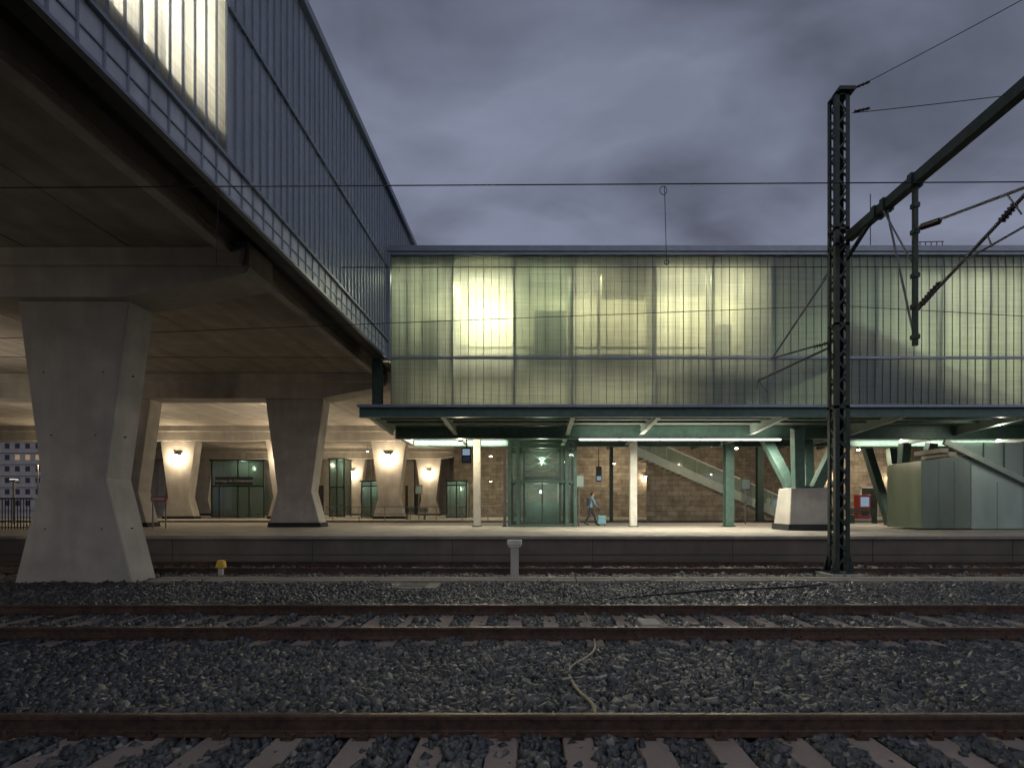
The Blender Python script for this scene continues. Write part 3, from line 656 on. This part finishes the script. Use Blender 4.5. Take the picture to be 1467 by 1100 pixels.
for xx,yy in ((-62,65),(-75,80)):
    g=group('street_lamp'); MB().tube((xx,yy,-.45),(xx,yy,7),.08).tube((xx,yy,7),(xx+1.2,yy,7.3),.05).box(xx+1,xx+1.6,yy-.15,yy+.15,7.25,7.38).build('pole',M_galv,g)
    MB().box(xx+1.1,xx+1.5,yy-.1,yy+.1,7.2,7.245).build('lens',E_warm,g); light('POINT','lamp_light',(xx+1.3,yy,7.0),300,(1,.7,.4),g,.1)
# ---------------------------------------------------------------- catenary mast, portal boom, cantilevers, wires
XC=8.55; YM=14.6; XM=8.72
g=group('catenary_mast'); t=MB(); w=.20; zt_=Z(140,14.6)
for sx in (-1,1):
    for sy in (-1,1):
        t.box(XC+sx*w,XC+sx*(w-.115),YM+sy*w,YM+sy*(w-.012),-.1,zt_); t.box(XC+sx*w,XC+sx*(w-.012),YM+sy*(w-.013),YM+sy*(w-.115),-.1,zt_)
z=0.1; k=1; st=.36
while z<zt_-.45:
    for sy in (-1,1): t.beam((XC-k*(w-.04),YM+sy*(w-.02),z),(XC+k*(w-.04),YM+sy*(w-.02),z+st),.06,.012,up=(0,1,0))
    for sx in (-1,1): t.beam((XC+sx*(w-.02),YM-k*(w-.04),z),(XC+sx*(w-.02),YM+k*(w-.04),z+st),.012,.06,up=(0,1,0))
    z+=st; k=-k
for z in (zt_-.06,9.0,9.45,4.5,6.8): t.box(XC-w,XC+w,YM-w,YM+w,z,z+.07)
t.box(XC-.14,XC+.3,YM-.3,YM+.05,zt_,zt_+.1)
t.build('lattice',M_mast,g)
MB().box(XC-.45,XC+.45,YM-.45,YM+.45,-.4,-.08).build('foundation',M_conc,g,bevel=.02)
t=MB(); t.box(XC-.34,XC+.34,YM-.34,YM+.34,-.079,-.04)
for sx in (-1,1): t.prismY([(XC+sx*.2,-.04),(XC+sx*.33,-.04),(XC+sx*.205,.4)],YM-.21,YM-.19); t.prismY([(XC+sx*.2,-.04),(XC+sx*.33,-.04),(XC+sx*.205,.4)],YM+.19,YM+.21)
t.build('foot_plates',M_mast,g)
g=group('catenary_portal_boom'); zB=Z(345,14.6)
t=MB(); t.box(XM-.10,XM+.10,-2.4,YM-w,zB+.09,zB+.12).box(XM-.10,XM+.10,-2.4,YM-w,zB-.12,zB-.09).box(XM-.10,XM-.075,-2.4,YM-w,zB-.09,zB+.09).box(XM+.075,XM+.10,-2.4,YM-w,zB-.09,zB+.09)
for y in (13.2,12.86,11.9): t.box(XM-.14,XM+.14,y-.07,y+.07,zB-.15,zB+.15)
t.beam((XM-.05,YM-.2,zB-.6),(XM,YM-1.1,zB-.1),.08,.08)
t.build('boom',M_mast,g)
g=group('catenary_cantilever'); yP=11.9
t=MB(); t.box(XM-.045,XM+.045,yP-.045,yP+.045,5.45,zB-.12)
for z in (5.6,6.3,7.0,8.0,8.6): t.box(XM-.07,XM+.07,yP-.07,yP+.07,z,z+.10)
t.build('drop_post',M_mast,g)
t=MB(); t.tube((XM,12.86,zB-.1),(XM,yP+.05,5.75),.025).tube((XM-.1,12.86,zB-.1),(XM-.05,yP+.05,7.4),.02)
t.tube((XM,yP-.1,8.1),(XM,8.9,7.35),.03).tube((XM,yP-.1,6.25),(XM,8.9,7.45),.035).tube((XM,10.6,6.75),(XM,8.6,6.75),.022).tube((XM,10.0,6.98),(XM,9.9,6.72),.015)
t.tube((XM,9.6,7.55),(XM,9.3,7.0),.015).tube((XM,8.8,7.45),(XM,8.2,7.15),.02)
t.build('tubes',M_galv,g)
def insul(mb,p,q,n=7,r=.075):
    p=Vector(p);q=Vector(q); mb.tube(p,q,.03)
    for i in range(n): c=p.lerp(q,(i+.5)/n); dlt=(q-p).normalized()*.016; mb.tube(c-dlt,c+dlt,r,10,r*.55)
t=MB(); insul(t,(XM,yP-.2,8.06),(XM,yP-.75,7.9)); insul(t,(XM,yP-.2,6.32),(XM,yP-.75,6.58)); insul(t,(XM,9.7,7.1),(XM,9.4,7.25),5)
t.build('insulators',M_insul,g)
g=group('catenary_cantilever'); dd=15.6
P=lambda p,y,d=dd:(X(p,d),d,Z(y,d))
t=MB(); t.tube(P(1190,388,14.85),P(1107,512),.028).tube(P(1188,490,14.85),P(1104,514),.028).tube(P(1190,497,14.85),P(1086,545),.034).tube(P(1086,545),P(1100,562),.018).tube(P(1086,545),P(1084,558),.022)
t.build('tubes',M_galv,g)
t=MB(); insul(t,P(1187,491,14.9),P(1165,497,15.1),6); insul(t,P(1188,390,14.9),P(1180,402,15.0),4,.06); t.build('insulators',M_insul,g)
g=group('overhead_wires'); t=MB()
def wire(pts,r=.009):
    t.path(pts,r,5)
def sagwire(p,q,s,r,n=14):
    p=Vector(p);q=Vector(q); pts=[]
    for i in range(n+1):
        u=i/n; c=p.lerp(q,u); c.z-=s*4*u*(1-u); pts.append(c)
    wire(pts,r)
dd=8.6; sagwire((X(-1500,dd),dd,Z(278,dd)),(X(3000,dd),dd,Z(252,dd)),.0,.010)
dd=15.9; sagwire((X(-1200,dd),dd,Z(384,dd)),(X(2600,dd),dd,Z(382,dd)),.0,.014)
dd=15.9; wire([(X(-900,dd),dd,Z(520,dd)),(X(1200,dd),dd,Z(438,dd)),(X(2300,dd),dd,Z(500,dd))],.010)
dd=16.2; wire([(X(-900,dd),dd,Z(511,dd)),(X(540,dd),dd,Z(512,dd))],.008)
dd=8.6; zz=Z(267,dd); xx=X(952,dd)
wire([(xx,dd,zz),(X(955,dd),dd,Z(380,dd))],.006)
wire([(xx+.06*math.cos(a)-.02,dd,zz-.07+.07*math.sin(a)) for a in np.linspace(0,2*math.pi,13)],.006)
wire([(X(955,dd)+.04*math.cos(a),dd,Z(376,dd)+.04*math.sin(a)) for a in np.linspace(0,2*math.pi,9)],.006)
dd=8.6; wire([(X(314,dd),dd,Z(270,dd)),(X(312,dd),dd,Z(303,dd)),(X(310,dd),dd,Z(381,dd))],.005)
pa=Vector((XC+.25,YM-.2,zt_+.05)); pb=Vector((X(1450,12.5),12.5,Z(0,12.5))); sagwire(pa,pa+(pb-pa)*3,.15,.010)
pa=Vector((XC+.25,YM-.2,Z(170,14.6))); pb=Vector((X(1467,13),13,Z(128,13))); sagwire(pa,pa+(pb-pa)*3,.12,.010)
t.build('wires',M_wire,g)
t=MB(); 
insul(t,(XC+.28,YM-.25,zt_+.06),(XC+.62,YM-.4,zt_+.12),4,.05); insul(t,(XC+.28,YM-.25,Z(170,14.6)),(XC+.65,YM-.35,Z(169,14.6)),4,.05); t.build('wire_insulators',M_insul,g)
# ---------------------------------------------------------------- trackside objects
g=group('trackside_marker_post'); dd=14.2; x=X(737,dd)
MB().box(x-.11,x+.11,dd,dd+.16,-.25,.72).build('post',M_conc,g,bevel=.02)
MB().box(x-.2,x+.2,dd-.05,dd+.21,.72,.86).box(x-.17,x+.17,dd-.03,dd+.19,.66,.72).build('head',M_white,g,bevel=.02)
g=group('yellow_track_marker'); dd=14.3; x=X(315,dd)
MB().box(x-.05,x+.05,dd,dd+.1,-.25,.12).build('stake',M_conc,g); MB().prismY([(x-.13,.08),(x+.13,.08),(x+.10,.28),(x-.06,.30)],dd-.03,dd+.12).build('cap',M_yellow,g,bevel=.02)
M_weed=mat('dry_grass',(.16,.09,.045),.9,0,20,.4,0)
def tuft(px,d,h=.16,n=40,r=.12):
    t=MB(); x=X(px,d)
    for i in range(n):
        a=random.uniform(0,6.28); rr=random.uniform(0,r); p=Vector((x+rr*math.cos(a),d+rr*math.sin(a),-.2)); q=p+Vector((random.uniform(-.09,.09),random.uniform(-.09,.09),random.uniform(.5,1.2)*h)); 
        t.add([p-Vector((.005,0,0)),p+Vector((.005,0,0)),q],[(0,1,2)])
    t.build('weed_tuft',M_weed)
for px,d,h in ((782,12.2,.17),(1432,14.2,.35),(1440,14.5,.3),(1075,14.6,.22),(900,15,.2),(480,14.4,.2),(520,14.6,.2),(1260,14.4,.25),(1395,14.3,.3),(680,12.9,.1)): tuft(px,d,h,50,.16)
# ---------------------------------------------------------------- traveller with suitcase
def person(x,y,zf):
    g=group('person_walking')
    J={}; V=[];E=[];Rr=[]
    def v(n,p,r,par=None):
        J[n]=len(V); V.append((x+p[0],y+p[1],zf+p[2])); Rr.append(r)
        if par: E.append((J[par],J[n]))
    v('pel',(0,0,.95),(.15,.12)); v('waist',(.02,0,1.10),(.14,.105),'pel'); v('chest',(.05,0,1.32),(.18,.12),'waist'); v('neckb',(.08,0,1.47),(.075,.07),'chest')
    v('neck',(.09,0,1.53),(.055,.055),'neckb'); v('head1',(.11,0,1.60),(.085,.075),'neck'); v('head2',(.12,0,1.69),(.095,.08),'head1'); v('top',(.115,0,1.76),(.06,.055),'head2')
    v('nose',(.205,0,1.64),(.015,.015),'head1')
    for s,k in ((1,.20),(-1,-.16)):
        n=str(s)
        v('hip'+n,(0,s*.09,.90),(.095,.095),'pel'); v('knee'+n,(k*.9+.05,s*.10,.50),(.065,.065),'hip'+n)
        v('ank'+n,(k*1.5-(.10 if s<0 else 0),s*.10,.10 if s>0 else .14),(.042,.042),'knee'+n); v('toe'+n,(k*1.5+.15,s*.10,.035),(.035,.03),'ank'+n)
        v('sh'+n,(.07,s*.2,1.43),(.06,.06),'chest'); v('el'+n,(.07-k*.9,s*.25,1.16),(.045,.045),'sh'+n)
        v('wr'+n,(.10-k*1.0+(.12),s*.24,.94),(.03,.03),'el'+n); v('palm'+n,(.12-k*1.0+.13,s*.24,.87),(.034,.02),'wr'+n)
        b=V[J['palm'+n]]; b=(b[0]-x,b[1]-y,b[2]-zf)
        for fi,L in enumerate((.065,.075,.07,.055)):
            o=-.027+.018*fi
            v('f%d'%fi+n,(b[0]+o,b[1],b[2]-.035),(.009,.009),'palm'+n); v('g%d'%fi+n,(b[0]+o,b[1]-s*.015,b[2]-.035-L),(.007,.007),'f%d'%fi+n)
        v('th'+n,(b[0]+.045,b[1],b[2]-.01),(.01,.01),'palm'+n); v('ti'+n,(b[0]+.055,b[1]-s*.01,b[2]-.05),(.008,.008),'th'+n)
    me=bpy.data.meshes.new('body'); me.from_pydata(V,E,[]); o=bpy.data.objects.new('body',me); scn.collection.objects.link(o); o.parent=g
    sk=o.modifiers.new('skin','SKIN'); 
    for i,r in enumerate(Rr): me.skin_vertices[0].data[i].radius=r
    me.skin_vertices[0].data[0].use_root=True
    o.modifiers.new('sub','SUBSURF').levels=2; o.modifiers['sub'].render_levels=2
    m,nt,out=newmat('clothed_figure'); p=N(nt,'ShaderNodeBsdfPrincipled'); nt.links.new(p.outputs[0],out.inputs[0])
    ge=N(nt,'ShaderNodeNewGeometry'); s=N(nt,'ShaderNodeSeparateXYZ'); nt.links.new(ge.outputs['Position'],s.inputs[0])
    h=math_(nt,'DIVIDE',math_(nt,'SUBTRACT',s.outputs[2],zf),1.8)
    cr=N(nt,'ShaderNodeValToRGB'); cr.color_ramp.interpolation='CONSTANT'; nt.links.new(h,cr.inputs[0]); el=cr.color_ramp.elements
    el[0].position=0; el[0].color=(.02,.02,.02,1); el[1].position=.05; el[1].color=(.035,.04,.055,1)
    e=el.new(.535); e.color=(.14,.27,.36,1); e=el.new(.842); e.color=(.5,.3,.22,1); e=el.new(.935); e.color=(.05,.03,.02,1)
    nt.links.new(cr.outputs[0],p.inputs['Base Color']); p.inputs['Roughness'].default_value=.8; me.materials.append(m)
    t=MB(); t.tube((x+.06,y,zf+1.58),(x+.085,y,zf+1.76),.085,12,.08); t.build('hair',mat('dark_hair',(.04,.025,.02),.6),g,bevel=.03,smooth=True)
    t=MB(); t.box(x-.20,x-.06,y-.16,y+.16,zf+1.05,zf+1.45); t.build('backpack',mat('backpack_fabric',(.04,.05,.06),.8),g,bevel=.05)
person(X(846,27.5),27.5,.757)
g=group('suitcase'); x=X(862,27.4); y=27.4
MB().box(x-.22,x+.22,y-.13,y+.13,.82,1.30).build('shell',mat('cyan_suitcase',(.22,.45,.5),.4),g,bevel=.05)
MB().tube((x-.12,y,1.3),(x-.28,y,1.62),.012).tube((x-.02,y,1.3),(x-.18,y,1.62),.012).tube((x-.3,y,1.62),(x-.16,y,1.62),.016).tube((x-.15,y-.1,.80),(x-.15,y-.06,.80),.042,10).tube((x+.15,y-.1,.80),(x+.15,y-.06,.80),.042,10).build('handle_and_wheels',M_black,g)
# ---------------------------------------------------------------- sky, sun
w=bpy.data.worlds.new('World'); scn.world=w; w.use_nodes=True; nt=w.node_tree; nt.nodes.clear()
out=N(nt,'ShaderNodeOutputWorld'); bg=N(nt,'ShaderNodeBackground'); nt.links.new(bg.outputs[0],out.inputs[0])
sky=N(nt,'ShaderNodeTexSky',sky_type='NISHITA'); sky.sun_disc=False; sky.sun_elevation=R(1.5); sky.sun_rotation=R(200)
tc=N(nt,'ShaderNodeTexCoord'); s=N(nt,'ShaderNodeSeparateXYZ'); nt.links.new(tc.outputs['Generated'],s.inputs[0])
zz=math_(nt,'ADD',math_(nt,'MAXIMUM',s.outputs[2],0.0),.30)
cb=N(nt,'ShaderNodeCombineXYZ'); nt.links.new(math_(nt,'DIVIDE',s.outputs[0],zz),cb.inputs[0]); nt.links.new(math_(nt,'DIVIDE',s.outputs[1],zz),cb.inputs[1])
def wn(sc,det,off,dist=.3,ro=.5):
    mp=N(nt,'ShaderNodeMapping'); mp.inputs['Location'].default_value=off; mp.inputs['Scale'].default_value=(1,1.5,1); nt.links.new(cb.outputs[0],mp.inputs[0])
    n=N(nt,'ShaderNodeTexNoise'); n.inputs['Scale'].default_value=sc; n.inputs['Detail'].default_value=det; n.inputs['Roughness'].default_value=ro; n.inputs['Distortion'].default_value=dist
    nt.links.new(mp.outputs[0],n.inputs['Vector']); return n.outputs['Fac']
c1=ramp(nt,wn(1.5,5,(7.1,4.2,0),.25,.45),.42,.57); c2=ramp(nt,wn(3.6,7,(5,3,0),.5),.32,.68)
f=math_(nt,'ADD',math_(nt,'MULTIPLY',c1,.68),math_(nt,'MULTIPLY',c2,.32))
col=mixc(nt,f,(.078,.087,.122),(.235,.262,.36))
hz=ramp(nt,s.outputs[2],.5,.28)
col=mixc(nt,math_(nt,'MULTIPLY',hz,.25),col,(.28,.275,.37))
ns=mixc(nt,1.0,sky.outputs[0],(.001,.001,.001),'MULTIPLY')
col=mixc(nt,1.0,col,ns,'ADD'); nt.links.new(col,bg.inputs[0]); bg.inputs[1].default_value=1.0
su=light('SUN','dusk_sun',(0,-10,30),.40,(.95,.96,1.0),None,R(55),rot=(R(66),0,R(36)))
# ---------------------------------------------------------------- camera
cam=bpy.data.cameras.new('Camera'); co=bpy.data.objects.new('Camera',cam); scn.collection.objects.link(co); scn.camera=co
co.location=(0,0,H); co.rotation_euler=(R(90),0,0); cam.sensor_width=36; cam.lens=36*F/1467; cam.shift_x=-(765-733.5)/1467; cam.shift_y=175/1467
cam.clip_start=.1; cam.clip_end=3000
scn.view_settings.view_transform='Standard'; scn.view_settings.look='None'; scn.view_settings.exposure=0
